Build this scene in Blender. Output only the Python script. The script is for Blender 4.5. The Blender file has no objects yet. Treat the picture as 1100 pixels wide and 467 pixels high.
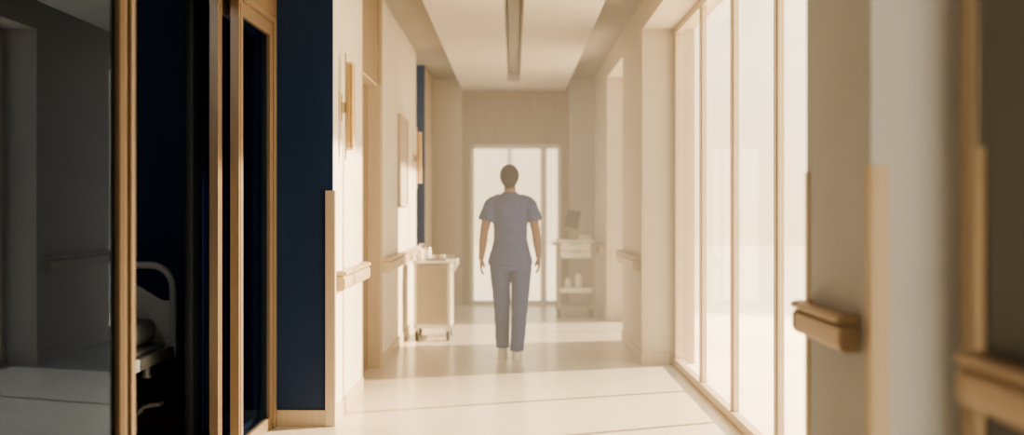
import bpy, bmesh, math, random
from mathutils import Vector, Matrix
random.seed(7)
PI = math.pi
scene = bpy.context.scene
COL = scene.collection

# ------------------------------------------------------------------ materials
def srgb(r, g, b):
    f = lambda c: (c/255/12.92) if c/255 <= 0.04045 else ((c/255+0.055)/1.055)**2.4
    return (f(r), f(g), f(b), 1)

def mat(name, col, rough=0.5, metal=0.0, var=0.06, scale=6.0, stretch=(1, 1, 1), bump=0.0, bscale=200, spec=0.5, coat=0):
    m = bpy.data.materials.new(name); m.use_nodes = True
    nt = m.node_tree; N = nt.nodes; L = nt.links
    b = N['Principled BSDF']
    b.inputs['Roughness'].default_value = rough
    b.inputs['Metallic'].default_value = metal
    b.inputs['Specular IOR Level'].default_value = spec
    if coat:
        b.inputs['Coat Weight'].default_value = coat
        b.inputs['Coat Roughness'].default_value = 0.15
    tc = N.new('ShaderNodeTexCoord'); mp = N.new('ShaderNodeMapping')
    mp.inputs['Scale'].default_value = stretch
    L.new(tc.outputs['Object'], mp.inputs['Vector'])
    nz = N.new('ShaderNodeTexNoise'); nz.inputs['Scale'].default_value = scale; nz.inputs['Detail'].default_value = 4
    L.new(mp.outputs[0], nz.inputs['Vector'])
    rp = N.new('ShaderNodeValToRGB')
    c = col[:3]
    rp.color_ramp.elements[0].position = 0.3; rp.color_ramp.elements[1].position = 0.7
    rp.color_ramp.elements[0].color = tuple(max(0, x*(1-var)) for x in c)+(1,)
    rp.color_ramp.elements[1].color = tuple(min(1, x*(1+var)) for x in c)+(1,)
    L.new(nz.outputs['Fac'], rp.inputs['Fac']); L.new(rp.outputs['Color'], b.inputs['Base Color'])
    if bump:
        n2 = N.new('ShaderNodeTexNoise'); n2.inputs['Scale'].default_value = bscale
        L.new(mp.outputs[0], n2.inputs['Vector'])
        bp = N.new('ShaderNodeBump'); bp.inputs['Strength'].default_value = bump; bp.inputs['Distance'].default_value = 0.002
        L.new(n2.outputs['Fac'], bp.inputs['Height']); L.new(bp.outputs[0], b.inputs['Normal'])
    return m

def glass_mat(name, tint, f0=0.04, fscale=1.0, rough=0.0, gc=(1, 1, 1, 1)):
    """thin architectural pane: clear transmission plus Schlick reflection"""
    m = bpy.data.materials.new(name); m.use_nodes = True
    nt = m.node_tree; N = nt.nodes; L = nt.links
    N.remove(N['Principled BSDF']); out = N['Material Output']
    tr = N.new('ShaderNodeBsdfTransparent'); tr.inputs[0].default_value = tint
    gl = N.new('ShaderNodeBsdfGlossy'); gl.inputs['Roughness'].default_value = rough; gl.inputs['Color'].default_value = gc
    lw = N.new('ShaderNodeLayerWeight'); lw.inputs['Blend'].default_value = 0.5
    pw = N.new('ShaderNodeMath'); pw.operation = 'POWER'; pw.inputs[1].default_value = 5
    L.new(lw.outputs['Facing'], pw.inputs[0])
    ml = N.new('ShaderNodeMath'); ml.operation = 'MULTIPLY_ADD'
    ml.inputs[1].default_value = (1-f0)*fscale; ml.inputs[2].default_value = f0
    L.new(pw.outputs[0], ml.inputs[0])
    mx = N.new('ShaderNodeMixShader')
    L.new(ml.outputs[0], mx.inputs[0]); L.new(tr.outputs[0], mx.inputs[1]); L.new(gl.outputs[0], mx.inputs[2])
    L.new(mx.outputs[0], out.inputs['Surface'])
    return m

M = {}
M['white']   = mat('white_wall', srgb(226, 220, 210), 0.7, var=0.02, scale=3, bump=0.15, bscale=350)
M['taupe']   = mat('right_wall', srgb(206, 196, 182), 0.7, var=0.02, scale=3, bump=0.15, bscale=350)
M['navy']    = mat('navy_wall', srgb(20, 50, 91), 0.55, var=0.05, scale=3, bump=0.1, bscale=350)
M['ceil']    = mat('ceiling_paint', srgb(162, 156, 149), 0.8, var=0.02, scale=2)
M['tray']    = mat('tray_paint', srgb(208, 202, 194), 0.8, var=0.02, scale=2)
M['endwall'] = mat('end_wall_paint', srgb(196, 184, 168), 0.7, var=0.03, scale=2)
M['wood']    = mat('oak_veneer', srgb(152, 134, 113), 0.6, var=0.10, scale=4, stretch=(9, 9, 0.5))
M['woodtrim'] = mat('pale_oak', srgb(204, 190, 171), 0.5, var=0.05, scale=5, stretch=(9, 9, 0.6))
M['brass']   = mat('champagne_brass', srgb(216, 201, 180), 0.38, metal=0.3, var=0.05, scale=12, stretch=(6, 6, .4))
M['doorbrass'] = mat('door_brass', srgb(156, 138, 118), 0.36, metal=0.4, var=0.05, scale=12, stretch=(6, 6, .4))
M['endwood'] = mat('honey_veneer', srgb(146, 114, 66), 0.5, var=0.1, scale=4, stretch=(9, 9, 0.5))
M['taupe_shaded']  = mat('right_wall_shaded', srgb(100, 106, 115), 0.7, var=0.02, scale=3, bump=0.15, bscale=350)  # darker copy of the right wall paint, shade put into the colour
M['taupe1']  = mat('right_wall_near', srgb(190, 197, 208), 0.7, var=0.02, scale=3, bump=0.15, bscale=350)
M['bronze']  = mat('bronze_fascia', srgb(140, 118, 94), 0.5, metal=0.3, var=0.05, scale=6)
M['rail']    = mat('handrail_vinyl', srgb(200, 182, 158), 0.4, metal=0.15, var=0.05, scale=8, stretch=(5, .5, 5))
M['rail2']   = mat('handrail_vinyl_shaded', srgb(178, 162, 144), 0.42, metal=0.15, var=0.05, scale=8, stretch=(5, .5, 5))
M['railcap'] = mat('handrail_cap', srgb(224, 206, 180), 0.35, metal=0.1, var=0.03)
M['floor']   = mat('cream_vinyl', srgb(220, 211, 198), 0.3, var=0.025, scale=2.5, coat=0.25)
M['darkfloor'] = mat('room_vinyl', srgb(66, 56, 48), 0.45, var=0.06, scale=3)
M['glass']   = glass_mat('window_glass', (0.97, 0.92, 0.83, 1), 0.05, 0.6)
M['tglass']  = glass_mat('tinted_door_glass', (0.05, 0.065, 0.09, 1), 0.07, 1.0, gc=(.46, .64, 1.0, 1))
M['iglass']  = glass_mat('blue_door_glass', (0.50, 0.60, 0.80, 1), 0.04, 0.6, gc=(.13, .24, .44, 1))
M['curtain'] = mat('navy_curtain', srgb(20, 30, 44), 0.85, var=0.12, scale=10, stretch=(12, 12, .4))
M['bedgrey'] = mat('bed_plastic', srgb(168, 174, 178), 0.45, var=0.03)
M['bedmetal'] = mat('bed_metal', srgb(140, 146, 150), 0.4, metal=0.3, var=0.03)
M['mattress'] = mat('mattress_blue', srgb(124, 136, 148), 0.7, var=0.05, bump=.2)
M['linen']   = mat('linen', srgb(138, 144, 150), 0.8, var=0.04, bump=.2)
M['rubber']  = mat('rubber', srgb(48, 46, 44), 0.6, var=0.05)
M['cartwhite'] = mat('cart_enamel', srgb(236, 232, 222), 0.35, var=0.02)
M['cartpanel'] = mat('cart_panel', srgb(176, 164, 142), 0.5, var=0.03)
M['cartgrey'] = mat('cart_frame', srgb(168, 152, 130), 0.4, metal=0.3, var=0.03)
M['steel']   = mat('brushed_steel', srgb(190, 184, 172), 0.3, metal=0.8, var=0.05)
M['screen']  = mat('dark_screen', srgb(70, 58, 50), 0.2, var=0.03)
M['bottle']  = mat('bottle_plastic', srgb(240, 238, 230), 0.35, var=0.02)
M['amber']   = mat('bottle_label', srgb(176, 148, 112), 0.5, var=0.05)
M['scrubs']  = mat('scrubs_cotton', srgb(78, 88, 144), 0.85, var=0.08, scale=12, bump=.3)
M['skin']    = mat('skin', srgb(158, 120, 98), 0.55, var=0.04)
M['hair']    = mat('brown_hair', srgb(52, 34, 24), 0.6, var=0.25, scale=30, stretch=(4, 4, .6), bump=.6, bscale=120)
M['shoe']    = mat('white_shoe', srgb(236, 232, 224), 0.5, var=0.02)
M['art']     = mat('muted_print', srgb(186, 178, 166), 0.6, var=0.14, scale=2.5)
M['terrace'] = mat('terrace_stone_glow', srgb(232, 222, 204), 0.9, var=0.03, scale=.4)
_b = M['terrace'].node_tree.nodes['Principled BSDF']; _b.inputs['Emission Color'].default_value = (1, .92, .78, 1); _b.inputs['Emission Strength'].default_value = 1.6  # terrace given its own glow in place of sunlight
M['facade']  = mat('pale_facade', srgb(236, 226, 208), 0.9, var=0.03, scale=.4)
M['roofmat'] = mat('roof_screed', srgb(120, 116, 110), 0.9, var=0.03)

def emit(name, col, strength):
    m = bpy.data.materials.new(name); m.use_nodes = True
    b = m.node_tree.nodes['Principled BSDF']
    b.inputs['Base Color'].default_value = col
    b.inputs['Emission Color'].default_value = col
    b.inputs['Emission Strength'].default_value = strength
    return m
M['diffuser'] = mat('diffuser_acrylic', srgb(150, 142, 132), 0.6, var=0.01)
M['tubebrass'] = mat('satin_brass_tube', srgb(196, 168, 126), 0.3, metal=0.5, var=0.03)
M['tubeglow'] = emit('sconce_diffuser', srgb(255, 226, 180), 0.35)

# ------------------------------------------------------------------ geometry helpers
class MB:
    def __init__(s): s.bm = bmesh.new()
    def box(s, x0, x1, y0, y1, z0, z1, mtx=None):
        r = bmesh.ops.create_cube(s.bm, size=1)
        c = Vector(((x0+x1)/2, (y0+y1)/2, (z0+z1)/2)); d = (abs(x1-x0), abs(y1-y0), abs(z1-z0))
        for v in r['verts']:
            v.co = Vector((v.co.x*d[0], v.co.y*d[1], v.co.z*d[2])) + c
            if mtx: v.co = mtx @ v.co
        return s
    def cyl(s, p0, p1, r0, r1=None, seg=20):
        p0, p1 = Vector(p0), Vector(p1); r1 = r0 if r1 is None else r1
        d = p1-p0; q = d.to_track_quat('Z', 'Y').to_matrix().to_4x4()
        bmesh.ops.create_cone(s.bm, cap_ends=True, segments=seg, radius1=r0, radius2=r1, depth=d.length,
                              matrix=Matrix.Translation((p0+p1)/2) @ q)
        return s
    def sph(s, c, r, scl=(1, 1, 1), seg=20):
        bmesh.ops.create_uvsphere(s.bm, u_segments=seg, v_segments=max(8, seg//2), radius=r,
                                  matrix=Matrix.Translation(c) @ Matrix.Diagonal((*scl, 1)))
        return s
    def tube(s, pts, r, seg=12, cap=True):
        pts = [Vector(p) for p in pts]; rings = []
        up = Vector((0, 0, 1))
        n = len(pts)
        rr = r if isinstance(r, (list, tuple)) else [r]*n
        prev = None
        for i, p in enumerate(pts):
            t = (pts[min(i+1, n-1)]-pts[max(i-1, 0)]).normalized()
            if prev is None:
                a = up if abs(t.dot(up)) < .9 else Vector((1, 0, 0))
                u = (a - t*a.dot(t)).normalized()
            else:
                u = (prev - t*prev.dot(t)).normalized()
            prev = u; w = t.cross(u)
            rings.append([s.bm.verts.new(p+(u*math.cos(2*PI*k/seg)+w*math.sin(2*PI*k/seg))*rr[i]) for k in range(seg)])
        for a, b in zip(rings, rings[1:]):
            for k in range(seg):
                s.bm.faces.new((a[k], a[(k+1) % seg], b[(k+1) % seg], b[k]))
        if cap:
            s.bm.faces.new(rings[0][::-1]); s.bm.faces.new(rings[-1])
        return s
    def loft(s, rings):
        """rings: list of vertex-coordinate lists, closed and capped"""
        R = [[s.bm.verts.new(p) for p in r] for r in rings]; n = len(R[0])
        for a, b in zip(R, R[1:]):
            for k in range(n): s.bm.faces.new((a[k], a[(k+1) % n], b[(k+1) % n], b[k]))
        s.bm.faces.new(R[0][::-1]); s.bm.faces.new(R[-1])
        return s
    def ell(s, rows, seg=28, pw=2.0):
        """rows (cx,cy,z,rx,ry) stacked ellipses"""
        rg = []
        for cx, cy, z, rx, ry in rows:
            r = []
            for k in range(seg):
                a = 2*PI*k/seg; c, sn = math.cos(a), math.sin(a)
                r.append(Vector((cx+rx*math.copysign(abs(c)**(2/pw), c), cy+ry*math.copysign(abs(sn)**(2/pw), sn), z)))
            rg.append(r)
        return s.loft(rg)
    def prism(s, prof, axis, a0, a1):
        """prof: list of 2D points; axis 'Y': (x,z) extruded along y, 'X': (y,z) along x, 'Z': (x,y) along z"""
        f = {'Y': lambda p, a: Vector((p[0], a, p[1])), 'X': lambda p, a: Vector((a, p[0], p[1])), 'Z': lambda p, a: Vector((p[0], p[1], a))}[axis]
        return s.loft([[f(p, a0) for p in prof], [f(p, a1) for p in prof]])
    def limb(s, pts, rad, seg=16):
        for (p, r), (q, t) in zip(zip(pts, rad), list(zip(pts, rad))[1:]):
            s.cyl(p, q, r, t, seg)
        for p, r in zip(pts, rad): s.sph(p, r, seg=seg)
        return s
    def build(s, name, m, parent=None, bevel=0, smooth=False, loc=None, seg=2):
        bmesh.ops.recalc_face_normals(s.bm, faces=s.bm.faces)
        me = bpy.data.meshes.new(name); s.bm.to_mesh(me); s.bm.free()
        o = bpy.data.objects.new(name, me); COL.objects.link(o)
        ms = m if isinstance(m, list) else [m]
        for x in ms: me.materials.append(M[x] if isinstance(x, str) else x)
        if parent: o.parent = parent; o.location = -Vector(parent.location) if loc is None else loc
        if smooth:
            for p in me.polygons: p.use_smooth = True
        if bevel:
            b = o.modifiers.new('bevel', 'BEVEL'); b.width = bevel; b.segments = seg; b.limit_method = 'ANGLE'; b.angle_limit = math.radians(40)
        if smooth or bevel:
            for p in me.polygons: p.use_smooth = True
            w = o.modifiers.new('wn', 'WEIGHTED_NORMAL') if bevel else None
            if smooth and not bevel:
                try:
                    me.set_sharp_from_angle(angle=math.radians(42))
                except Exception: pass
        return o

def tag(o, label, cat, group=None, kind=None):
    o['label'] = label; o['category'] = cat
    if group: o['group'] = group
    if kind: o['kind'] = kind
    return o
def thing(name, loc, label, cat, group=None, kind=None):
    o = bpy.data.objects.new(name, None); COL.objects.link(o); o.location = loc; o.empty_display_size = .1
    return tag(o, label, cat, group, kind)
# part geometry is given in world coordinates; build(parent=...) offsets it by the parent's position
def wall(name, x0, x1, y0, y1, z0, z1, m, label, cat='wall'):
    return tag(MB().box(x0, x1, y0, y1, z0, z1).build(name, m), label, cat, kind='structure')

# ------------------------------------------------------------------ measurements
XL, XR, XW, XG = -1.115, 1.10, 1.37, -1.50       # left wall, right piers, window plane, glass door plane
H = 3.12                                          # ceiling
YE = 15.4                                         # end wall
YN = -4.0                                         # corridor end behind the viewer
SOF = 2.87                                        # window soffit

# ------------------------------------------------------------------ setting
fl = MB().box(-1.56, 1.42, YN, 15.6, -0.1, 0).build('floor', 'floor')
tag(fl, 'glossy cream vinyl corridor floor striped by sunlight', 'floor', kind='structure')
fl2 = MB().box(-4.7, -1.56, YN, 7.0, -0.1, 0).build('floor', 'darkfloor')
tag(fl2, 'dark floor of the unlit patient room', 'floor', kind='structure')
ce = MB().box(-4.8, 1.55, YN-.1, 15.7, H, H+.12).build('ceiling', 'ceil')
tag(ce, 'grey-beige ceiling margins around the lowered centre panel', 'ceiling', kind='structure')
tr = MB()
tr.box(-.71, -.08, YN, YE, 2.95, H); tr.box(.08, .71, YN, YE, 2.95, H); tr.box(-.08, .08, 14.3, YE, 2.95, H)
tr = tr.build('ceiling', 'tray'); tag(tr, 'lowered pale ceiling panel running down the corridor centre', 'ceiling panel', kind='structure')
lt = thing('linear_ceiling_light', (0, 9, 3.02), 'long slim light channel recessed in the lowered ceiling panel', 'ceiling light')
MB().box(-.08, -.066, YN, 14.3, 2.99, H).box(.066, .08, YN, 14.3, 2.99, H).box(-.08, .08, YN, 14.3, 3.08, H).build('housing', 'ceil', lt)
MB().box(-.05, .05, YN, 14.25, 3.05, 3.08).build('diffuser', 'diffuser', lt)

# left side
wall('wall_left', -1.62, -1.45, YN, 2.6, 0, H, 'white', 'white left wall beside the foreground glass door')
wall('wall_left', -1.6, XL, 6.9, 8.2, 0, H, 'white', 'sunlit white wall piece carrying the nearest left handrail')
wall('wall_left', -1.6, XL, 9.42, 12.74, 0, H, 'white', 'white left wall with the framed print, behind the cabinet cart')
wall('wall_left', -1.6, XL, 14.02, YE, 0, H, 'endwall', 'short beige left wall just before the end wall')
wall('wall_left', -2.2, -1.3, 8.2, 9.42, 2.375, H, 'wood', 'oak panel above the recessed corridor door') .location.x = 0.16
wall('wall_left', -2.4, -2.3, 12.7, 14.1, 0, H, 'endwall', 'back of the far recess in the left wall')
wall('wall_navy', -4.6, XL-.002, 6.88, 6.9, 0, H, 'navy', 'deep navy wall facing down the corridor beside the glass doors')
wall('wall_navy', -2.3, XL, 14.0, 14.02, 0, H, 'navy', 'narrow navy wall strip far down the corridor on the left')
wall('wall_room', -4.7, -4.6, YN, 7.0, 0, H, 'navy', 'far navy wall inside the dark patient room')
wall('wall_room', -4.7, -1.5, YN-.1, YN, 0, H, 'navy', 'rear navy wall of the dark patient room')
wall('wall_header', -1.66, -1.46, 2.6, 6.88, 2.50, H, 'bronze', 'bronze fascia above the sliding glass doors', 'fascia')
# baseboards
def base(name, x0, x1, y0, y1, label, z=.1, m='woodtrim'):
    return tag(MB().box(x0, x1, y0, y1, 0, z).build(name, m, bevel=.003), label, 'baseboard', kind='structure')
base('baseboard_left', -1.47, XL+.012, 6.866, 6.88, 'tan baseboard under the near navy wall')
base('baseboard_left', XL, XL+.012, 6.88, 8.2, 'tan baseboard under the nearest sunlit left wall')
base('baseboard_left', XL, XL+.012, 9.42, 12.74, 'tan baseboard under the left wall with the framed print')
base('baseboard_left', XL, XL+.012, 14.0, YE, 'tan baseboard on the last piece of left wall')
base('baseboard_left', -4.6, -1.62, 6.866, 6.88, 'dark baseboard behind the hospital bed', m='bronze')

# corner guards
def guard(x, y, sx, sy, label, zt=1.47, w=.056, ws=.05):
    b = MB()
    # frontal leg (faces the viewer) and corridor leg
    b.box(x, x - sx*w, y-.005*sy, y, 0, zt)
    b.box(x, x+.005*sx, y-.005*sy, y+ws*sy, 0, zt)
    o = b.build('corner_guard', 'brass' if x < 0 else 'woodtrim', bevel=.002)
    return tag(o, label, 'corner guard', 'corner guards on the wall edges')
guard(XL+.012, 6.866, 1, 1, 'tall brass corner guard on the edge of the near navy wall', 1.45)
guard(XR, 3.44, -1, 1, 'tan corner guard on the near edge of the right pier with the handrail', 1.48)
guard(XR, 4.20, -1, -1, 'thin tan guard on the far edge of the nearest right pier', 1.48, .03, .05)
guard(XR, 2.65, -1, -1, 'dark tan guard at the far edge of the pier at the right frame edge', 1.49, .03, .05)
guard(XR, 9.58, -1, 1, 'pale tan corner guard on the middle right pier', 1.44)
guard(XR, 13.2, -1, 1, 'hazy pale corner guard on the farthest right pier', 1.40)

# right side piers
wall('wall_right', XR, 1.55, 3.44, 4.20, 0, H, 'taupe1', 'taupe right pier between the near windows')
wall('wall_right', XR, 1.55, 1.2, 2.65, 0, H, 'taupe_shaded', 'taupe wall at the right edge of the frame, shade put into its colour')
wall('wall_right', XR, 1.55, YN, -1.1, 0, H, 'taupe', 'wall piece behind the viewer beside the added rear window')
wall('wall_right', XR, 1.55, 9.58, 11.3, 0, H, 'taupe', 'hazy right pier beyond the tall windows')
wall('wall_right', XR, 1.55, 13.2, YE, 0, H, 'taupe', 'farthest right wall piece behind the equipment cart')
def bulk(y0, y1, l): wall('wall_right', XR, 1.55, y0, y1, SOF, H, 'taupe', l, 'bulkhead')
bulk(-1.1, 1.2, 'bulkhead over the added window behind the viewer')
bulk(2.65, 3.44, 'bulkhead over the window nearest the viewer')
bulk(4.20, 9.58, 'bulkhead over the long row of tall windows')
bulk(11.3, 13.2, 'bulkhead over the far window bay')
def rbase(y, l, y1):
    b = MB(); b.box(XR-.012, 1.34, y-.012, y, 0, .1); b.box(XR-.012, XR, y-.012, y1, 0, .1)
    tag(b.build('baseboard_right', 'woodtrim', bevel=.003), l, 'baseboard', kind='structure')
rbase(3.44, 'baseboard round the nearest right pier', 4.20)
rbase(9.58, 'pale baseboard round the middle right pier', 11.3)
rbase(13.2, 'hazy baseboard round the farthest right pier', YE)
# end walls
eb = MB()
eb.box(-4.8, -.70, YE, YE+.2, 0, H); eb.box(.75, 1.55, YE, YE+.2, 0, H)
tag(eb.build('wall_end', 'endwall'), 'beige wall at the corridor end on both sides of the oak panel', 'wall', kind='structure')
ew = MB(); DX0, DX1, DZ = -.603, .655, 2.21
ew.box(-.70, DX0, YE-.02, YE+.2, 0, H); ew.box(DX1, .75, YE-.02, YE+.2, 0, H); ew.box(DX0, DX1, YE-.02, YE+.2, DZ, H)
tag(ew.build('wall_end', 'endwood'), 'oak panelled surround over the glazed end doors', 'wall', kind='structure')
wall('wall_rear', -1.6, 1.55, YN-.1, YN, 0, H, 'white', 'white wall closing the corridor behind the viewer')
tag(MB().box(-5, 1.7, YN-.2, 15.8, H+.12, H+.2).build('roof', 'roofmat'), 'flat roof over the corridor', 'roof', kind='structure')

# ------------------------------------------------------------------ windows
def window(y0, y1, muls, name, label):
    t = thing(name, (XW, (y0+y1)/2, 0), label, 'window', kind='structure')
    fw = .05
    b = MB()
    b.box(XW-.01, XW+.05, y0, y1, 0, .06); b.box(XW, XW+.07, y0, y1, SOF-.05, SOF)
    b.box(XW+.003, XW+.067, y0, y0+.13 if y0 == 2.65 else y0+fw, .06, SOF-.05); b.box(XW+.003, XW+.067, y1-(.13 if y1 == 3.44 else .08), y1, .06, SOF-.05)
    b.build('window_frame', 'brass', t, bevel=.004)
    for m in muls:
        b = MB()
        b.box(XW+.012, XW+.05, m-.022, m+.022, .06, SOF-.05)
        b.box(XW-.002, XW+.012, m-.009, m+.009, .06, SOF-.05)
        b.build('mullion', 'brass', t, bevel=.003)
    e = [y0]+muls+[y1]
    for a, c in zip(e, e[1:]):
        MB().box(XW+.032, XW+.038, a+.03, c-.03, .05, SOF-.04).build('pane', 'glass', t)
    return t
window(4.20, 9.58, [4.7, 5.88, 7.06, 8.24], 'window_1', 'long floor-to-ceiling window row with slim brass mullions')
window(2.65, 3.44, [], 'window_2', 'narrow near window with a brass jamb beside the right pier')
window(-1.1, 1.2, [.05], 'fill_window_4', 'added unseen window row behind the viewer, for fill light')  # added out of view to bring fill light onto the camera-facing walls
window(11.3, 13.2, [12.25], 'window_3', 'far window bay hidden behind the middle right pier')

# glazed end doors
t = thing('door_1', (.02, YE, 0), 'bright glazed double door with sidelight at the corridor end', 'door', kind='structure')
b = MB()
b.box(DX0, DX0+.03, YE, YE+.08, 0, DZ); b.box(DX1-.03, DX1, YE, YE+.08, 0, DZ); b.box(DX0, DX1, YE, YE+.08, DZ-.03, DZ)
b.box(DX0, DX1, YE, YE+.08, 0, .02)
b.build('door_frame', 'cartwhite', t)
for x0, x1 in ((DX0+.03, -.065), (-.055, .39), (.43, DX1-.03)):
    lf = MB(); lf.box(x0, x0+.022, YE+.01, YE+.06, .03, DZ-.03); lf.box(x1-.022, x1, YE+.01, YE+.06, .03, DZ-.03)
    lf.box(x0, x1, YE+.01, YE+.06, .02, .06); lf.box(x0, x1, YE+.01, YE+.06, DZ-.06, DZ-.03)
    f = lf.build('door_leaf', 'cartwhite', t)
    MB().box(x0+.02, x1-.02, YE+.03, YE+.036, .08, DZ-.05).build('pane', 'glass', f, loc=(0, 0, 0)) if False else \
        MB().box(x0+.02, x1-.02, YE+.03, YE+.036, .08, DZ-.05).build('pane', 'glass', t)
MB().box(.392, .428, YE+.005, YE+.07, 0, DZ).build('door_post', 'cartwhite', t)

# recessed oak door on the left
t = thing('door_2', (-1.24, 8.81, 0), 'recessed oak door between the two left handrails', 'door', kind='structure')
MB().box(-1.27, -1.225, 8.25, 9.37, 0, 2.36).build('door_leaf', 'wood', t, bevel=.002)
b = MB(); b.box(-1.6, -1.119, 9.36, 9.42, 0, 2.375); b.box(-1.6, -1.119, 8.2, 8.25, 0, 2.375); b.box(-1.6, -1.14, 8.25, 9.36, 2.355, 2.375)
b.build('door_frame', 'woodtrim', t, bevel=.002)
hb = MB(); hb.cyl((-1.225, 8.36, 1.0), (-1.175, 8.36, 1.0), .010); hb.cyl((-1.175, 8.35, 1.0), (-1.175, 8.47, 1.0), .009)
hb.build('door_handle', 'steel', t, smooth=True)
tag(MB().box(-1.138, -1.108, 9.40, 9.425, 0, H).box(-1.128, -1.110, 8.19, 8.21, 0, H).build('trim_1', 'woodtrim'), 'slim oak trim edging the recessed door from floor to ceiling', 'trim', kind='structure')

# sliding glass doors of the patient room
def leaf(name, xc, y0, y1, label, gm, st=.085, zt=2.47, th=.05, ends=(True, True), extra=0):
    t = thing(name, (xc, (y0+y1)/2, 0), label, 'door', kind='structure')
    for i, (a, c) in enumerate(((y0, y0+st), (y1-st, y1))):
        if ends[i]:
            b = MB().box(xc-th/2, xc+th/2, a, c, 0, zt)
            b.box(xc+th/2, xc+th/2+.006, a+.02, a+.035, .05, zt-.02)
            b.build('stile', 'doorbrass', t, bevel=.004)
    b = MB().box(xc-th/2+.003, xc+th/2-.003, y0+.01, y1-.01, 0.005, .075).build('bottom_rail', 'doorbrass', t, bevel=.003)
    b = MB().box(xc-th/2+.003, xc+th/2-.003, y0+.01, y1-.01, zt-.08, zt).build('top_rail', 'doorbrass', t, bevel=.003)
    MB().box(xc-.004, xc+.004, y0+st*.8, y1-st*.8, .07, zt-.07).build('pane', gm, t)
    return t
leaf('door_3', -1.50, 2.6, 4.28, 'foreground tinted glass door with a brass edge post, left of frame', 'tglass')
leaf('door_4', -1.50, 6.00, 6.86, 'front sliding door leaf of dark blue glass next to the navy wall', 'iglass', st=.09)
leaf('door_5', -1.585, 5.90, 6.86, 'rear sliding door leaf showing its brass edge behind the front leaf', 'iglass', st=.08)
b = MB(); b.box(-1.47, -1.458, 4.27, 4.31, 0, 2.5); b.box(-1.55, -1.47, 4.285, 4.31, 0, 2.5)
tag(b.build('trim_2', 'doorbrass', bevel=.006), 'blurred foreground brass post beside the dark opening', 'trim', kind='structure')
tag(MB().box(-1.54, -1.455, 6.80, 6.866, 0, 2.5).build('trim_3', 'doorbrass', bevel=.004), 'brass jamb where the sliding doors meet the navy wall', 'trim', kind='structure')
tag(MB().box(-1.64, -1.46, 2.6, 6.866, 2.47, 2.50).build('trim_4', 'doorbrass'), 'brass track above the sliding glass doors', 'trim', kind='structure')

# ------------------------------------------------------------------ handrails
def handrail(xw, side, y0, y1, ztop, zbot, label):
    """side = +1: rail sticks out towards +x (left wall); -1: towards -x"""
    s = side; hh = ztop-zbot
    t = thing('handrail', (xw, (y0+y1)/2, zbot), label, 'handrail', 'handrails along the corridor walls')
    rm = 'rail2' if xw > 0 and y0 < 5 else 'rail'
    X = lambda d: xw+s*d
    z = lambda f: zbot+hh*f
    body = [(X(.012), z(.03)), (X(.045), z(.0)), (X(.062), z(.06)), (X(.068), z(.22)), (X(.068), z(.58)), (X(.060), z(.68)), (X(.045), z(.72)), (X(.012), z(.72))]
    cap = [(X(.012), z(.78)), (X(.050), z(.76)), (X(.072), z(.79)), (X(.078), z(.87)), (X(.070), z(.96)), (X(.045), z(1.0)), (X(.020), z(.97)), (X(.010), z(.90))]
    MB().prism(body, 'Y', y0+.03, y1-.03).build('bumper', rm, t, bevel=.003, smooth=True)
    MB().prism(cap, 'Y', y0+.025, y1-.025).build('grip', rm, t, bevel=.003, smooth=True)
    MB().box(X(.002), X(.05), y0+.05, y1-.05, z(.70), z(.80)).build('channel', 'bronze', t)
    MB().box(X(0), X(.014), y0+.03, y1-.03, z(.08), z(.92)).build('mounting_plate', 'rail', t)
    for a, c in ((y0, y0+.034), (y1-.034, y1)):
        b = MB()
        b.prism([(X(0), z(.02)), (X(.045), z(-.01)), (X(.066), z(.08)), (X(.071), z(.25)), (X(.071), z(.60)), (X(.060), z(.73)), (X(.0), z(.74))], 'Y', a, c)
        b.prism([(X(0), z(.75)), (X(.05), z(.75)), (X(.075), z(.79)), (X(.08), z(.88)), (X(.07), z(.98)), (X(.045), z(1.02)), (X(.0), z(1.0))], 'Y', a+.003, c-.003)
        b.build('end_cap', 'railcap' if xw < 0 else rm, t, bevel=.008, smooth=True)
    return t
handrail(XL, 1, 6.93, 8.12, .95, .825, 'sunlit tan handrail on the nearest white wall at left')
handrail(XL, 1, 9.46, 12.6, .915, .79, 'long tan handrail on the left wall under the framed print')
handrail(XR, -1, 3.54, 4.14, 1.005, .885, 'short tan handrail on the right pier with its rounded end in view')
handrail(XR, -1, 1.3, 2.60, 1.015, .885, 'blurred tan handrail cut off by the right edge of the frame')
handrail(XR, -1, 9.72, 11.25, .92, .79, 'pale hazy handrail on the middle right pier')
handrail(XR, -1, 13.35, 15.2, .90, .77, 'faint handrail on the farthest right wall behind the cart')

# ------------------------------------------------------------------ wall lights
def sconce(yc, dz, label):
    t = thing('wall_sconce', (XL, yc, 1.9+dz), label, 'wall light', 'brass wall lights on the left wall')
    MB().box(XL, XL+.012, yc-.045, yc+.045, 1.90+dz, 2.07+dz).build('backplate', 'brass', t, bevel=.003)
    MB().box(XL+.012, XL+.055, yc-.012, yc+.012, 1.95+dz, 2.02+dz).build('bracket', 'brass', t, bevel=.002)
    MB().box(XL+.034, XL+.044, yc-.012, yc+.012, 1.65+dz, 2.335+dz).build('rod', 'brass', t, bevel=.002)
    MB().cyl((XL+.072, yc, 1.72+dz), (XL+.072, yc, 2.267+dz), .027, seg=32).build('light_tube', 'tubebrass', t, smooth=True)
    b = MB(); b.cyl((XL+.072, yc, 1.713+dz), (XL+.072, yc, 1.728+dz), .0285, seg=32); b.cyl((XL+.072, yc, 2.26+dz), (XL+.072, yc, 2.275+dz), .0285, seg=32)
    b.box(XL+.044, XL+.056, yc-.014, yc+.014, 1.72+dz, 2.267+dz)
    b.build('tube_holder', 'brass', t, smooth=True)
sconce(7.15, 0, 'slender vertical brass wall light on the nearest white wall')
sconce(12.35, -.10, 'small distant brass wall light above the cabinet cart')

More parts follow.
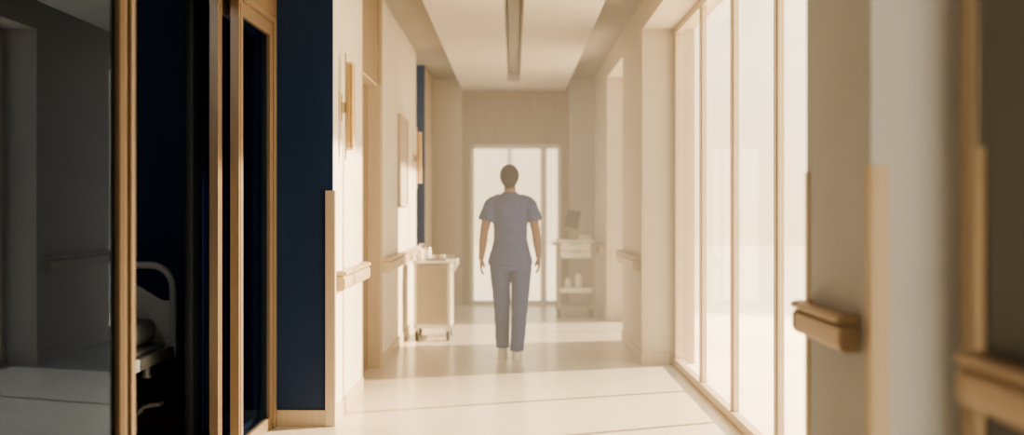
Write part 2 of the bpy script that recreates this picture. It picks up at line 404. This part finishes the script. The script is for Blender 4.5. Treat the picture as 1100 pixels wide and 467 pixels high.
# framed print
t = thing('framed_print', (XL, 11.1, 1.35), 'tall pale framed print on the left wall', 'picture')
b = MB()
for a, c, e, g in ((10.7, 11.5, 2.215, 2.24), (10.7, 11.5, 1.35, 1.375), (10.7, 10.725, 1.375, 2.215), (11.475, 11.5, 1.375, 2.215)):
    b.box(XL, XL+.03, a, c, e, g)
b.build('frame', 'woodtrim', t, bevel=.002)
MB().box(XL+.002, XL+.018, 10.725, 11.475, 1.375, 2.215).build('print', 'art', t)

# ------------------------------------------------------------------ hospital bed
bx0, bx1, by0, by1 = -2.87, -1.915, 4.25, 6.34
bed = thing('hospital_bed', ((bx0+bx1)/2, (by0+by1)/2, 0), 'grey hospital bed in the dark room behind the door opening', 'bed')
def board(y, zt, name):
    # rounded outer loop of tube plus solid panel with a hand opening
    b = MB(); r = .13
    x0, x1, z0 = bx0+.02, bx1-.02, .52
    pts = [(x1, y, z0), (x1+.005, y, .7)]
    for k in range(7):
        a = k/6*PI/2; pts.append((x1-r+r*math.cos(a), y, zt-r+r*math.sin(a)))
    for k in range(7):
        a = PI/2+k/6*PI/2; pts.append((x0+r+r*math.cos(a), y, zt-r+r*math.sin(a)))
    pts += [(x0-.005, y, .7), (x0, y, z0)]
    b.tube(pts, .022, 14)
    o = b.build(name, 'bedgrey', bed, smooth=True)
    p = MB()
    prof = [(x0, .56), (x1, .56), (x1, .82), (x1-.06, .82), (x1-.28, .955), (x1-.28, zt), (x0+.28, zt), (x0+.28, .955), (x0+.06, .82), (x0, .82)]
    p.loft([[Vector((a, y-.012, c)) for a, c in prof], [Vector((a, y+.012, c)) for a, c in prof]])
    p.build('board_panel', 'bedgrey', o, loc=(0, 0, 0), bevel=.004)
board(by1, 1.02, 'headboard')
board(by0, .86, 'footboard')
MB().box(bx0+.05, bx1-.09, by0+.06, by1-.05, .59, .725).build('mattress', 'mattress', bed, bevel=.045, smooth=True, seg=4)
MB().box(bx0+.16, bx1-.22, by1-.50, by1-.06, .725, .81).build('pillow', 'linen', bed, bevel=.04, smooth=True, seg=4)
b = MB()
for x in (bx0+.015, bx1-.045): b.box(x, x+.035, by0, by1+.02, .50, .565)
b.box(bx0+.02, bx1-.02, by0+.02, by0+.08, .50, .55); b.box(bx0+.02, bx1-.02, by1-.08, by1-.02, .50, .55)
b.box(bx0+.05, bx1-.05, by0+.05, by1-.05, .565, .59)
b.build('bed_frame', 'bedmetal', bed, bevel=.005)
MB().box(bx1-.07, bx1+.005, by1-.02, by1+.06, .49, .60).build('corner_bumper', 'bedgrey', bed, bevel=.015)
MB().cyl((bx1-.055, by1-.35, .44), (bx1-.055, by1-.35, .50), .02).cyl((bx1-.055, by1-.35, .435), (bx1-.055, by1-.35, .45), .028).build('hook', 'bedmetal', bed, smooth=True)
b = MB()
b.box(bx0+.12, bx1-.14, by0+.25, by1-.12, .20, .27)
b.tube([(bx0+.3, by0+.5, .26), (bx0+.3, by0+.75, .50)], .025); b.tube([(bx1-.3, by0+.5, .26), (bx1-.3, by0+.75, .50)], .025)
b.tube([(bx0+.3, by1-.4, .26), (bx0+.3, by1-.65, .50)], .025); b.tube([(bx1-.3, by1-.4, .26), (bx1-.3, by1-.65, .50)], .025)
b.build('base_frame', 'bedmetal', bed, bevel=.004)
for y in (by0+.32, by1-.2):
    for x in (bx0+.17, bx1-.19):
        b = MB(); b.cyl((x-.022, y, .075), (x+.022, y, .075), .075, seg=28)
        w = b.build('caster', 'rubber', bed, smooth=True)
        MB().box(x-.03, x+.03, y-.03, y+.03, .10, .21).build('caster_fork', 'bedgrey', w, loc=(0, 0, 0), bevel=.008)
b = MB(); b.tube([(bx1-.20, by1-.25, .235), (bx1-.13, by1-.25, .23), (bx1-.10, by1-.25, .26), (bx1-.02, by1-.25, .275)], .013)
b.box(bx1-.07, bx1+.0, by1-.29, by1-.21, .268, .285)
b.build('brake_pedal', 'bedgrey', bed, bevel=.004)
# curtain
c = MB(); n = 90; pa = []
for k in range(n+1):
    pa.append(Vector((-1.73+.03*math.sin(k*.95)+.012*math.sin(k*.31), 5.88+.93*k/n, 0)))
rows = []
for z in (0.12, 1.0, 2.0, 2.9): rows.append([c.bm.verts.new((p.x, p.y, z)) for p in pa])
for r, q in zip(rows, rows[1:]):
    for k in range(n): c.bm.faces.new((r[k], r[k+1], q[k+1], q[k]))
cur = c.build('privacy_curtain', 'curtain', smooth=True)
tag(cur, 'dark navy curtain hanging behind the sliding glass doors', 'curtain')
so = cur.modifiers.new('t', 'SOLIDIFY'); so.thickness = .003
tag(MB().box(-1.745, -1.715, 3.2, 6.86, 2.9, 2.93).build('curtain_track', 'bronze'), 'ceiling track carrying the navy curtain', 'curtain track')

# ------------------------------------------------------------------ left cart (white cabinet cart)
cx0, cx1, cy0, cy1 = -1.01, -.635, 11.25, 11.75
cart = thing('medical_cart', ((cx0+cx1)/2, (cy0+cy1)/2, 0), 'white-edged cabinet cart on casters against the left wall', 'cart')
MB().box(cx0+.02, cx1-.02, cy0+.02, cy1-.02, .16, .76).build('cabinet', 'cartwhite', cart, bevel=.008)
MB().box(cx0+.035, cx1-.035, cy0+.008, cy0+.02, .18, .745).build('front_panel', 'cartpanel', cart, bevel=.004)
for x in (cx0, cx1-.035):
    for y in (cy0, cy1-.035):
        MB().box(x, x+.035, y, y+.035, .13, .80).build('corner_post', 'cartwhite', cart, bevel=.010)
MB().box(cx0-.015, cx1+.015, cy0-.015, cy1+.015, .775, .80).build('top', 'cartwhite', cart, bevel=.008)
b = MB(); zz = .835
b.tube([(cx0, cy0+.02, .80), (cx0, cy0+.02, zz), (cx0, cy1-.02, zz), (cx0, cy1-.02, .80)], .007)
b.tube([(cx0, cy1-.02, zz), (cx1, cy1-.02, zz), (cx1, cy1-.02, .80)], .007)
b.build('top_rail', 'steel', cart, smooth=True)
b = MB(); b.tube([(cx1-.01, cy0+.06, .70), (cx1+.035, cy0+.06, .71), (cx1+.05, cy0+.06, .76), (cx1+.045, cy0+.06, .80), (cx1+.045, cy1-.06, .80), (cx1+.05, cy1-.06, .76), (cx1-.01, cy1-.06, .70)], .013)
b.build('push_handle', 'cartwhite', cart, smooth=True)
MB().box(cx0, cx1, cy0, cy1, .125, .165).build('base', 'cartwhite', cart, bevel=.01)
def casters(t, x0, x1, y0, y1, r, cm='steel'):
    for x in (x0, x1):
        for y in (y0, y1):
            w = MB().cyl((x-.014, y, r), (x+.014, y, r), r, seg=24).build('caster', 'rubber', t, smooth=True)
            b = MB(); b.box(x-.022, x-.015, y-.018, y+.018, r*.9, 2*r+.012); b.box(x+.015, x+.022, y-.018, y+.018, r*.9, 2*r+.012)
            b.box(x-.022, x+.022, y-.02, y+.02, 2*r+.004, 2*r+.02); b.cyl((x, y, 2*r+.01), (x, y, 2*r+.04), .01)
            b.build('caster_fork', cm, w, loc=(0, 0, 0), bevel=.002)
casters(cart, cx0+.03, cx1-.03, cy0+.03, cy1-.03, .048, 'cartwhite')
# things on the left cart
def lathe(prof, c, seg=24):
    b = MB(); b.loft([[Vector((c[0]+r*math.cos(2*PI*k/seg), c[1]+r*math.sin(2*PI*k/seg), c[2]+z)) for k in range(seg)] for r, z in prof]); return b
def dispenser(x, y, z, label, s=1, m='bottle'):
    t = thing('pump_bottle', (x, y, z), label, 'bottle')
    lathe([(.034*s, 0), (.036*s, .01), (.036*s, .10*s), (.030*s, .12*s), (.012*s, .13*s), (.012*s, .14*s)], (x, y, z)).build('bottle_body', m, t, smooth=True)
    b = MB(); b.cyl((x, y, z+.138*s), (x, y, z+.17*s), .008*s); b.cyl((x-.01, y, z+.17*s), (x+.045*s, y, z+.165*s), .007*s)
    b.build('pump', 'cartwhite', t, smooth=True)
dispenser(-.955, 11.38, .80, 'pump bottle standing on the left end of the cabinet cart')
t = thing('supply_jar', (-.892, 11.50, .80), 'pale lidded jar beside the pump bottle on the cart', 'jar')
lathe([(.040, 0), (.042, .01), (.042, .10), (.036, .11)], (-.892, 11.50, .80)).build('jar_body', 'bottle', t, smooth=True)
lathe([(.040, .111), (.042, .113), (.042, .13), (.038, .135)], (-.892, 11.50, .80)).build('lid', 'steel', t, smooth=True)
t = thing('instrument_tray', (-0.790, 11.42, .80), 'shallow steel tray on top of the cabinet cart', 'tray')
b = MB(); b.box(-.89, -.69, 11.32, 11.54, .80, .806)
for q in ((-.89, -.882, 11.32, 11.54), (-.698, -.69, 11.32, 11.54), (-.89, -.69, 11.32, 11.328), (-.89, -.69, 11.532, 11.54)): b.box(*q, .80, .83)
b.build('tray_body', 'steel', t, bevel=.002)
t = thing('small_cup', (-0.730, 11.43, .806), 'small white cup in the steel tray', 'cup')
lathe([(.02, 0), (.021, .003), (.028, .055), (.025, .055), (.018, .006)], (-0.730, 11.43, .806)).build('cup_body', 'bottle', t, smooth=True)
tag(lathe([(.014, 0), (.018, .004), (.018, .03), (.006, .04), (.006, .055)], (-0.820, 11.42, .806)).build('vial', 'bottle', smooth=True), 'tiny white vial in the steel tray beside the small cup', 'vial')

# ------------------------------------------------------------------ right cart (open equipment trolley)
ex0, ex1, ey0, ey1 = .53, .98, 13.62, 14.10
eq = thing('equipment_trolley', ((ex0+ex1)/2, (ey0+ey1)/2, 0), 'hazy open trolley with drawer unit and low shelf near the end door', 'cart')
for x in (ex0, ex1-.028):
    for y in (ey0, ey1-.028):
        MB().box(x, x+.028, y, y+.028, .12, .93).build('post', 'cartgrey', eq, bevel=.006)
MB().box(ex0-.01, ex1+.01, ey0-.01, ey1+.01, .92, .945).build('top', 'cartwhite', eq, bevel=.006)
MB().box(ex0+.03, ex1-.03, ey0+.01, ey1-.01, .72, .92).build('drawer_unit', 'cartpanel', eq, bevel=.004)
for z0, z1 in ((.73, .81), (.82, .91)):
    d = MB().box(ex0+.04, ex1-.04, ey0-.006, ey0+.01, z0, z1).build('drawer', 'cartwhite', eq, bevel=.003)
    MB().box(ex0+.15, ex1-.15, ey0-.02, ey0-.006, z1-.025, z1-.015).build('drawer_handle', 'steel', d, loc=(0, 0, 0), bevel=.002)
MB().box(ex0+.01, ex1-.01, ey0+.01, ey1-.01, .30, .325).box(ex0+.01, ex1-.01, ey0+.008, ey0+.014, .325, .36).build('shelf', 'cartwhite', eq, bevel=.003)
MB().box(ex0+.01, ex1-.01, ey0+.01, ey1-.01, .11, .14).build('base', 'cartgrey', eq, bevel=.004)
b = MB(); b.tube([(ex0+.01, ey0+.05, .88), (ex0-.05, ey0+.05, .90), (ex0-.05, ey1-.05, .90), (ex0+.01, ey1-.05, .88)], .012)
b.build('push_handle', 'cartgrey', eq, smooth=True)
casters(eq, ex0+.02, ex1-.03, ey0+.03, ey1-.03, .05)
mo = thing('monitor', (.70, 13.85, .945), 'dark monitor tilted on a stand atop the hazy trolley', 'monitor')
R = Matrix.Translation((.72, 13.82, 1.19)) @ Matrix.Rotation(math.radians(-14), 4, 'X') @ Matrix.Rotation(math.radians(12), 4, 'Y')
MB().box(-.10, .10, -.016, .016, -.125, .125, R).build('monitor_case', 'cartgrey', mo, bevel=.006)
MB().box(-.09, .09, -.020, -.015, -.112, .115, R).build('screen', 'screen', mo)
b = MB(); b.cyl((.715, 13.87, .95), (.715, 13.85, 1.15), .012); b.box(.64, .79, 13.80, 13.93, .945, .957); b.build('stand', 'cartgrey', mo, bevel=.003)
def bott(x, y, z, h, r, label):
    t = thing('bottle', (x, y, z), label, 'bottle')
    lathe([(r*.95, 0), (r, .006), (r, h*.68), (r*.4, h*.82), (r*.4, h*.86)], (x, y, z)).build('bottle_body', 'bottle', t, smooth=True)
    lathe([(r*.48, h*.865), (r*.48, h)], (x, y, z)).build('cap', 'amber', t, smooth=True)
bott(.665, 13.78, .325, .17, .04, 'shorter white bottle on the low shelf of the trolley, left')
bott(.80, 13.78, .325, .24, .04, 'taller white bottle on the low shelf of the trolley, right')
t = thing('folded_box', (.86, 13.85, .945), 'low pale box lying on the trolley top beside the monitor', 'box')
MB().box(.82, .95, 13.75, 13.95, .945, .995).build('box_body', 'bottle', t, bevel=.005)

# ------------------------------------------------------------------ the walking nurse
P0 = Vector((-.031, 9.95, 0))
person = thing('person', P0, 'person with short brown hair in blue scrubs and white shoes walking away', 'person')
def remesh(o, v, it=4, f=.5):
    r = o.modifiers.new('remesh', 'REMESH'); r.mode = 'VOXEL'; r.voxel_size = v; r.use_smooth_shade = True
    s = o.modifiers.new('smooth', 'SMOOTH'); s.iterations = it; s.factor = f
    return o
def V(x, y, z): return Vector((x, y, z))
# left foot forward (away), right foot behind (towards us); facing +y
Lh, Lk, La = V(-.088, .0, .93), V(-.078, .06, .50), V(-.070, .085, .10)
Rh, Rk, Ra = V(.088, .0, .93), V(.085, -.01, .50), V(.058, -.075, .09)
Ls, Le, Lw = V(-.175, 0, 1.405), V(-.232, -.03, 1.135), V(-.258, -.01, .895)
Rs, Re, Rw = V(.175, 0, 1.405), V(.226, -.02, 1.13), V(.252, .05, .905)
b = MB()
b.ell([(0, 0, .86, .155, .10), (0, 0, .95, .160, .105), (0, 0, 1.05, .135, .092), (0, 0, 1.15, .135, .09), (0, 0, 1.28, .155, .098), (0, 0, 1.34, .150, .09), (0, 0, 1.39, .12, .07), (-.003, 0, 1.45, .055, .055)])
b.limb([V(-.004, 0, 1.40), V(-.006, .012, 1.56)], [.060, .050])
b.limb([V(-.14, 0, 1.385), V(.14, 0, 1.385)], [.04, .04])
# head
hc = V(-.009, .025, 1.615)
b.sph(hc, 1, (.070, .088, .100), 32)
b.sph(hc+V(0, .035, -.050), 1, (.054, .058, .062), 24)       # jaw
b.sph(hc+V(0, .083, -.092), 1, (.02, .016, .014), 16)        # chin
b.limb([hc+V(0, .086, .002), hc+V(0, .104, -.030)], [.008, .013])  # nose
b.sph(hc+V(0, .088, -.060), 1, (.024, .010, .008), 16)       # lips
b.sph(hc+V(-.028, .078, .016), 1, (.020, .012, .007), 12); b.sph(hc+V(.028, .078, .016), 1, (.020, .012, .007), 12)  # brows
for sx in (-1, 1): b.sph(hc+V(sx*.072, .005, -.010), 1, (.010, .020, .032), 14)  # ears
# arms
for s, e, w in ((Ls, Le, Lw), (Rs, Re, Rw)):
    b.limb([s+V(0, 0, -.06), s.lerp(e, .5), e], [.040, .044, .038]); b.limb([e, e.lerp(w, .35), w], [.036, .037, .024])
def hand(w, sx, fw):
    # palm hangs from the wrist, slightly curled fingers, thumb from the palm's front side
    p0 = w; p1 = w+V(sx*.004, fw*.02, -.085)
    for k in range(4):
        o = -.027+.018*k
        b.limb([w+V(0, o*.5, -.01), w+V(sx*.003, o+fw*.01, -.075)], [.015, .0125], 10)
    ln = (.062, .074, .078, .066)
    for k in range(4):
        o = -.030+.020*k
        k0 = w+V(sx*.003, o+fw*.012, -.078)
        L = ln[k]
        d1 = V(-sx*.10, .06*fw+o*2.5, -1).normalized(); d2 = V(-sx*.45, .06+o*2, -1).normalized(); d3 = V(-sx*.85, .06+o, -1).normalized()
        k1 = k0+d1*L*.48; k2 = k1+d2*L*.30; k3 = k2+d3*L*.22
        b.limb([k0, k1, k2, k3], [.0098, .0090, .0082, .0070], 10)
    t0 = w+V(-sx*.004, .020, -.025); t1 = t0+V(-sx*.014, .028, -.030); t2 = t1+V(-sx*.008, .010, -.032)
    b.limb([t0, t1, t2], [.014, .0110, .0085], 10)
hand(Lw, -1, 0); hand(Rw, 1, 1)
# legs and feet (inside trousers and shoes)
for h, k, a in ((Lh, Lk, La), (Rh, Rk, Ra)):
    b.limb([h, h.lerp(k, .5), k], [.078, .070, .052]); b.limb([k, k.lerp(a, .35), a], [.050, .052, .036])
    b.limb([a+V(0, -.01, -.04), a+V(0, .12, -.05)], [.028, .022])
body = b.build('person_body', 'skin', person, loc=(0, 0, 0)); remesh(body, .0055, 2, .4)
# eyes
for sx in (-1, 1):
    MB().sph(hc+V(sx*.028, .078, .004), .010, (1.2, .7, .8), 12).build('eye', 'shoe', person, loc=(0, 0, 0), smooth=True)
# hair: cap over crown, sides and back of the head
b = MB()
b.sph(hc+V(0, -.016, .012), 1, (.087, .093, .103), 32)
b.sph(hc+V(0, -.035, -.028), 1, (.074, .068, .066), 24)
b.sph(hc+V(0, .030, .060), 1, (.072, .060, .048), 20)
b.sph(hc+V(0, -.040, -.078), 1, (.045, .040, .040), 20)
for sx in (-1, 1): b.sph(hc+V(sx*.062, .012, .022), 1, (.018, .035, .05), 14)
remesh(b.build('hair', 'hair', person, loc=(0, 0, 0)), .006, 3)
# scrub top
b = MB()
b.ell([(0, 0, .835, .200, .134), (0, 0, .89, .194, .130), (0, 0, .98, .168, .118), (0, 0, 1.07, .148, .108), (0, 0, 1.17, .150, .108), (0, 0, 1.28, .166, .112),
       (0, 0, 1.35, .176, .106), (0, 0, 1.39, .172, .095), (0, 0, 1.425, .135, .08), (-.002, .0, 1.458, .085, .068), (-.004, .004, 1.482, .060, .058)], pw=2.15)
for s, e, sx in ((Ls, Le, -1), (Rs, Re, 1)):
    d = (e-s)
    b.limb([s+V(-sx*.07, 0, .0), s+V(-sx*.02, 0, -.016), s+V(sx*.010, 0, -.045)], [.058, .056, .056])
    rings = []
    ax = d.normalized(); u = V(0, 1, 0); w = ax.cross(u).normalized(); u = w.cross(ax)
    for f, r, ry in ((.04, .052, .06), (.25, .062, .072), (.45, .070, .080), (.66, .078, .086)):
        c = s+d*f+V(sx*.010*f-sx*.006, 0, 0)
        rings.append([c+(w*math.cos(2*PI*k/24)*r+u*math.sin(2*PI*k/24)*ry) for k in range(24)])
    b.loft(rings)
top = b.build('scrub_top', 'scrubs', person, loc=(0, 0, 0)); remesh(top, .008, 3, .5)
cl = bpy.data.textures.new('folds', 'CLOUDS'); cl.noise_scale = .09
dm = top.modifiers.new('folds', 'DISPLACE'); dm.texture = cl; dm.strength = .012; dm.mid_level = .5; dm.texture_coords = 'LOCAL'
# trousers
b = MB()
b.ell([(0, 0, .78, .165, .115), (0, 0, .84, .178, .122), (0, 0, .92, .172, .118), (0, 0, 1.0, .150, .105)], pw=2.2)
def leg(h, k, a, sx):
    pts = [(h+V(sx*.004, 0, -.04), .097, .112), (h.lerp(k, .3)+V(sx*.008, 0, 0), .093, .104), (h.lerp(k, .65)+V(sx*.006, 0, 0), .083, .090), (k, .075, .080),
           (k.lerp(a, .35), .068, .076), (k.lerp(a, .7), .064, .074), (a+V(0, 0, .03), .062, .074), (a+V(0, 0, -.012), .060, .074)]
    b.loft([[p+V(rx*math.cos(2*PI*q/24), ry*math.sin(2*PI*q/24), 0) for q in range(24)] for p, rx, ry in pts])
leg(Lh, Lk, La, -1); leg(Rh, Rk, Ra, 1)
tro = b.build('trousers', 'scrubs', person, loc=(0, 0, 0)); remesh(tro, .008, 2, .4)
dm = tro.modifiers.new('folds', 'DISPLACE'); dm.texture = cl; dm.strength = .012; dm.mid_level = .5; dm.texture_coords = 'LOCAL'
# shoes
for a, zz in ((La, 0), (Ra, 0)):
    b = MB(); x, y = a.x, a.y
    b.ell([(x, y+.055, .0, .042, .132), (x, y+.055, .02, .045, .136), (x, y+.05, .045, .043, .125), (x, y+.02, .070, .037, .088), (x, y-.005, .095, .033, .055)], pw=2.6)
    s = b.build('shoe', 'shoe', person, loc=(0, 0, 0)); remesh(s, .006, 2)
    MB().ell([(x, y+.055, .0, .046, .138), (x, y+.055, .022, .047, .139)], pw=2.6).build('sole', 'bottle', s, loc=(0, 0, 0), bevel=.003)

# ------------------------------------------------------------------ outside
gr = MB().box(-31, 33, -22, 42, -.3, -.12).build('ground', 'terrace'); tag(gr, 'pale terrace outside the windows, glowing in place of sunlight', 'ground', kind='structure')
def bld(x0, x1, y0, y1, h, l):
    t = MB().box(x0, x1, y0, y1, -.12, h).box(x0-.2, x1+.2, y0-.2, y1+.2, h, h+.3)
    tag(t.build('building', 'facade'), l, 'building')
bld(10, 16, 24, 36, 4.6, 'pale hazy building beyond the tall windows')
# sky vault
sm = bpy.data.materials.new('sky_vault'); sm.use_nodes = True
nt = sm.node_tree; N = nt.nodes; L = nt.links
N.remove(N['Principled BSDF'])
ge = N.new('ShaderNodeNewGeometry'); sp = N.new('ShaderNodeSeparateXYZ'); L.new(ge.outputs['Position'], sp.inputs[0])
mr = N.new('ShaderNodeMapRange'); mr.inputs['From Min'].default_value = -2; mr.inputs['From Max'].default_value = 40; L.new(sp.outputs['Z'], mr.inputs['Value'])
rp = N.new('ShaderNodeValToRGB'); e = rp.color_ramp.elements
e[0].position = 0; e[0].color = (1.0, .84, .62, 1); e[1].position = 1; e[1].color = (.92, .90, .86, 1)
q = e.new(.25); q.color = (1.0, .91, .75, 1)
L.new(mr.outputs[0], rp.inputs[0])
SKY = 3.6
em = N.new('ShaderNodeEmission'); em.inputs['Strength'].default_value = SKY
L.new(rp.outputs[0], em.inputs['Color']); L.new(em.outputs[0], N['Material Output'].inputs['Surface'])
b = MB(); b.sph((1, 10, -1), 34, seg=48)
for f in [f for f in b.bm.faces if f.calc_center_median().z < -6]: b.bm.faces.remove(f)
sk = b.build('sky', sm); tag(sk, 'bright hazy morning sky beyond the glass', 'sky', kind='structure')

# ------------------------------------------------------------------ sun through the right-hand windows
tgt = Vector((.2, 10.6, .9)); el, az, D = math.radians(25), math.radians(14), 26
pos = tgt+D*Vector((math.cos(el)*math.cos(az), math.cos(el)*math.sin(az), math.sin(el)))
ld = bpy.data.lights.new('sun', 'SPOT'); ld.energy = 170000; ld.color = (1, .86, .68); ld.shadow_soft_size = .45
ld.spot_size = math.radians(2*11.5); ld.spot_blend = .12
lo = bpy.data.objects.new('sun', ld); COL.objects.link(lo); lo.location = pos; lo.rotation_euler = (tgt-pos).to_track_quat('-Z', 'Y').to_euler()

rl = bpy.data.lights.new('room_fill_light', 'AREA'); rl.energy = 9; rl.color = (.72, .86, 1); rl.size = .5  # added fill lamp to brighten the bed and curtain, no fitting modelled
ro = bpy.data.objects.new('room_fill_light', rl); COL.objects.link(ro); ro.location = (-2.6, 2.6, 2.9); ro.rotation_euler = (math.radians(42), 0, 0)
# ------------------------------------------------------------------ world with a bank of luminous haze in the far corridor
w = bpy.data.worlds.new('world'); scene.world = w; w.use_nodes = True
nt = w.node_tree; N = nt.nodes; L = nt.links
N['Background'].inputs[0].default_value = (1, .9, .76, 1); N['Background'].inputs[1].default_value = .5
ge = N.new('ShaderNodeNewGeometry'); sp = N.new('ShaderNodeSeparateXYZ'); L.new(ge.outputs['Position'], sp.inputs[0])
def rng(sock, a, b_, c, d):
    m = N.new('ShaderNodeMapRange'); m.interpolation_type = 'SMOOTHSTEP'
    m.inputs['From Min'].default_value = a; m.inputs['From Max'].default_value = b_
    m.inputs['To Min'].default_value = c; m.inputs['To Max'].default_value = d
    L.new(sock, m.inputs['Value']); return m.outputs[0]
def mul(*s):
    o = s[0]
    for k in s[1:]:
        m = N.new('ShaderNodeMath'); m.operation = 'MULTIPLY'; L.new(o, m.inputs[0])
        if isinstance(k, (int, float)): m.inputs[1].default_value = k
        else: L.new(k, m.inputs[1])
        o = m.outputs[0]
    return o
Y, X, Z = sp.outputs['Y'], sp.outputs['X'], sp.outputs['Z']
HD, HL = .27, .50
cr = N.new('ShaderNodeValToRGB'); ce_ = cr.color_ramp.elements
mdiv = N.new('ShaderNodeMath'); mdiv.operation = 'MULTIPLY'; mdiv.inputs[1].default_value = 1/20; L.new(Y, mdiv.inputs[0]); L.new(mdiv.outputs[0], cr.inputs[0])
ce_[0].position = 7.2/20; ce_[0].color = (0, 0, 0, 1); ce_[1].position = 15.4/20; ce_[1].color = (0, 0, 0, 1)
for p_, v_ in ((8.3, .5), (9.0, 1), (9.8, .85), (10.9, .22), (15.1, .16)):
    q = ce_.new(p_/20); q.color = (v_, v_, v_, 1)
xm = N.new('ShaderNodeMath'); xm.operation = 'LESS_THAN'; xm.inputs[1].default_value = 1.36; L.new(X, xm.inputs[0])
dens = mul(cr.outputs[0], xm.outputs[0], rng(X, -.85, -.35, .14, 1), rng(Z, 1.9, 2.7, 1, .45), HD)
va = N.new('ShaderNodeVolumeAbsorption'); va.inputs['Color'].default_value = (0, 0, 0, 1); L.new(dens, va.inputs['Density'])
ve = N.new('ShaderNodeEmission'); ve.inputs['Color'].default_value = (1, .82, .54, 1); L.new(mul(dens, HL), ve.inputs['Strength'])
ad = N.new('ShaderNodeAddShader'); L.new(va.outputs[0], ad.inputs[0]); L.new(ve.outputs[0], ad.inputs[1])
L.new(ad.outputs[0], N['World Output'].inputs['Volume'])
try:
    w.cycles.volume_step_size = 0.6
    w.cycles.homogeneous_volume = False
except Exception as ex: print(ex)

# ------------------------------------------------------------------ camera
cd = bpy.data.cameras.new('camera'); cam = bpy.data.objects.new('camera', cd); COL.objects.link(cam)
cam.location = (0, 0, 1.35); cam.rotation_euler = (PI/2, 0, 0)
cd.sensor_width = 36; cd.lens = 36*1200/1100
cd.shift_x = -2/1100; cd.shift_y = -11.5/1100
cd.clip_end = 200; cd.clip_start = .05
cd.dof.use_dof = True; cd.dof.focus_distance = 6.9; cd.dof.aperture_fstop = 0.95
scene.camera = cam

# ------------------------------------------------------------------ rendering preferences
scene.view_settings.view_transform = 'AgX'
scene.view_settings.look = 'AgX - Medium High Contrast'
scene.view_settings.exposure = 0.08
c = scene.cycles
c.use_denoising = True
c.max_bounces = 8; c.diffuse_bounces = 5; c.glossy_bounces = 4; c.transparent_max_bounces = 12; c.volume_bounces = 0
c.sample_clamp_indirect = 8
c.caustics_reflective = False; c.caustics_refractive = False
c.volume_max_steps = 64
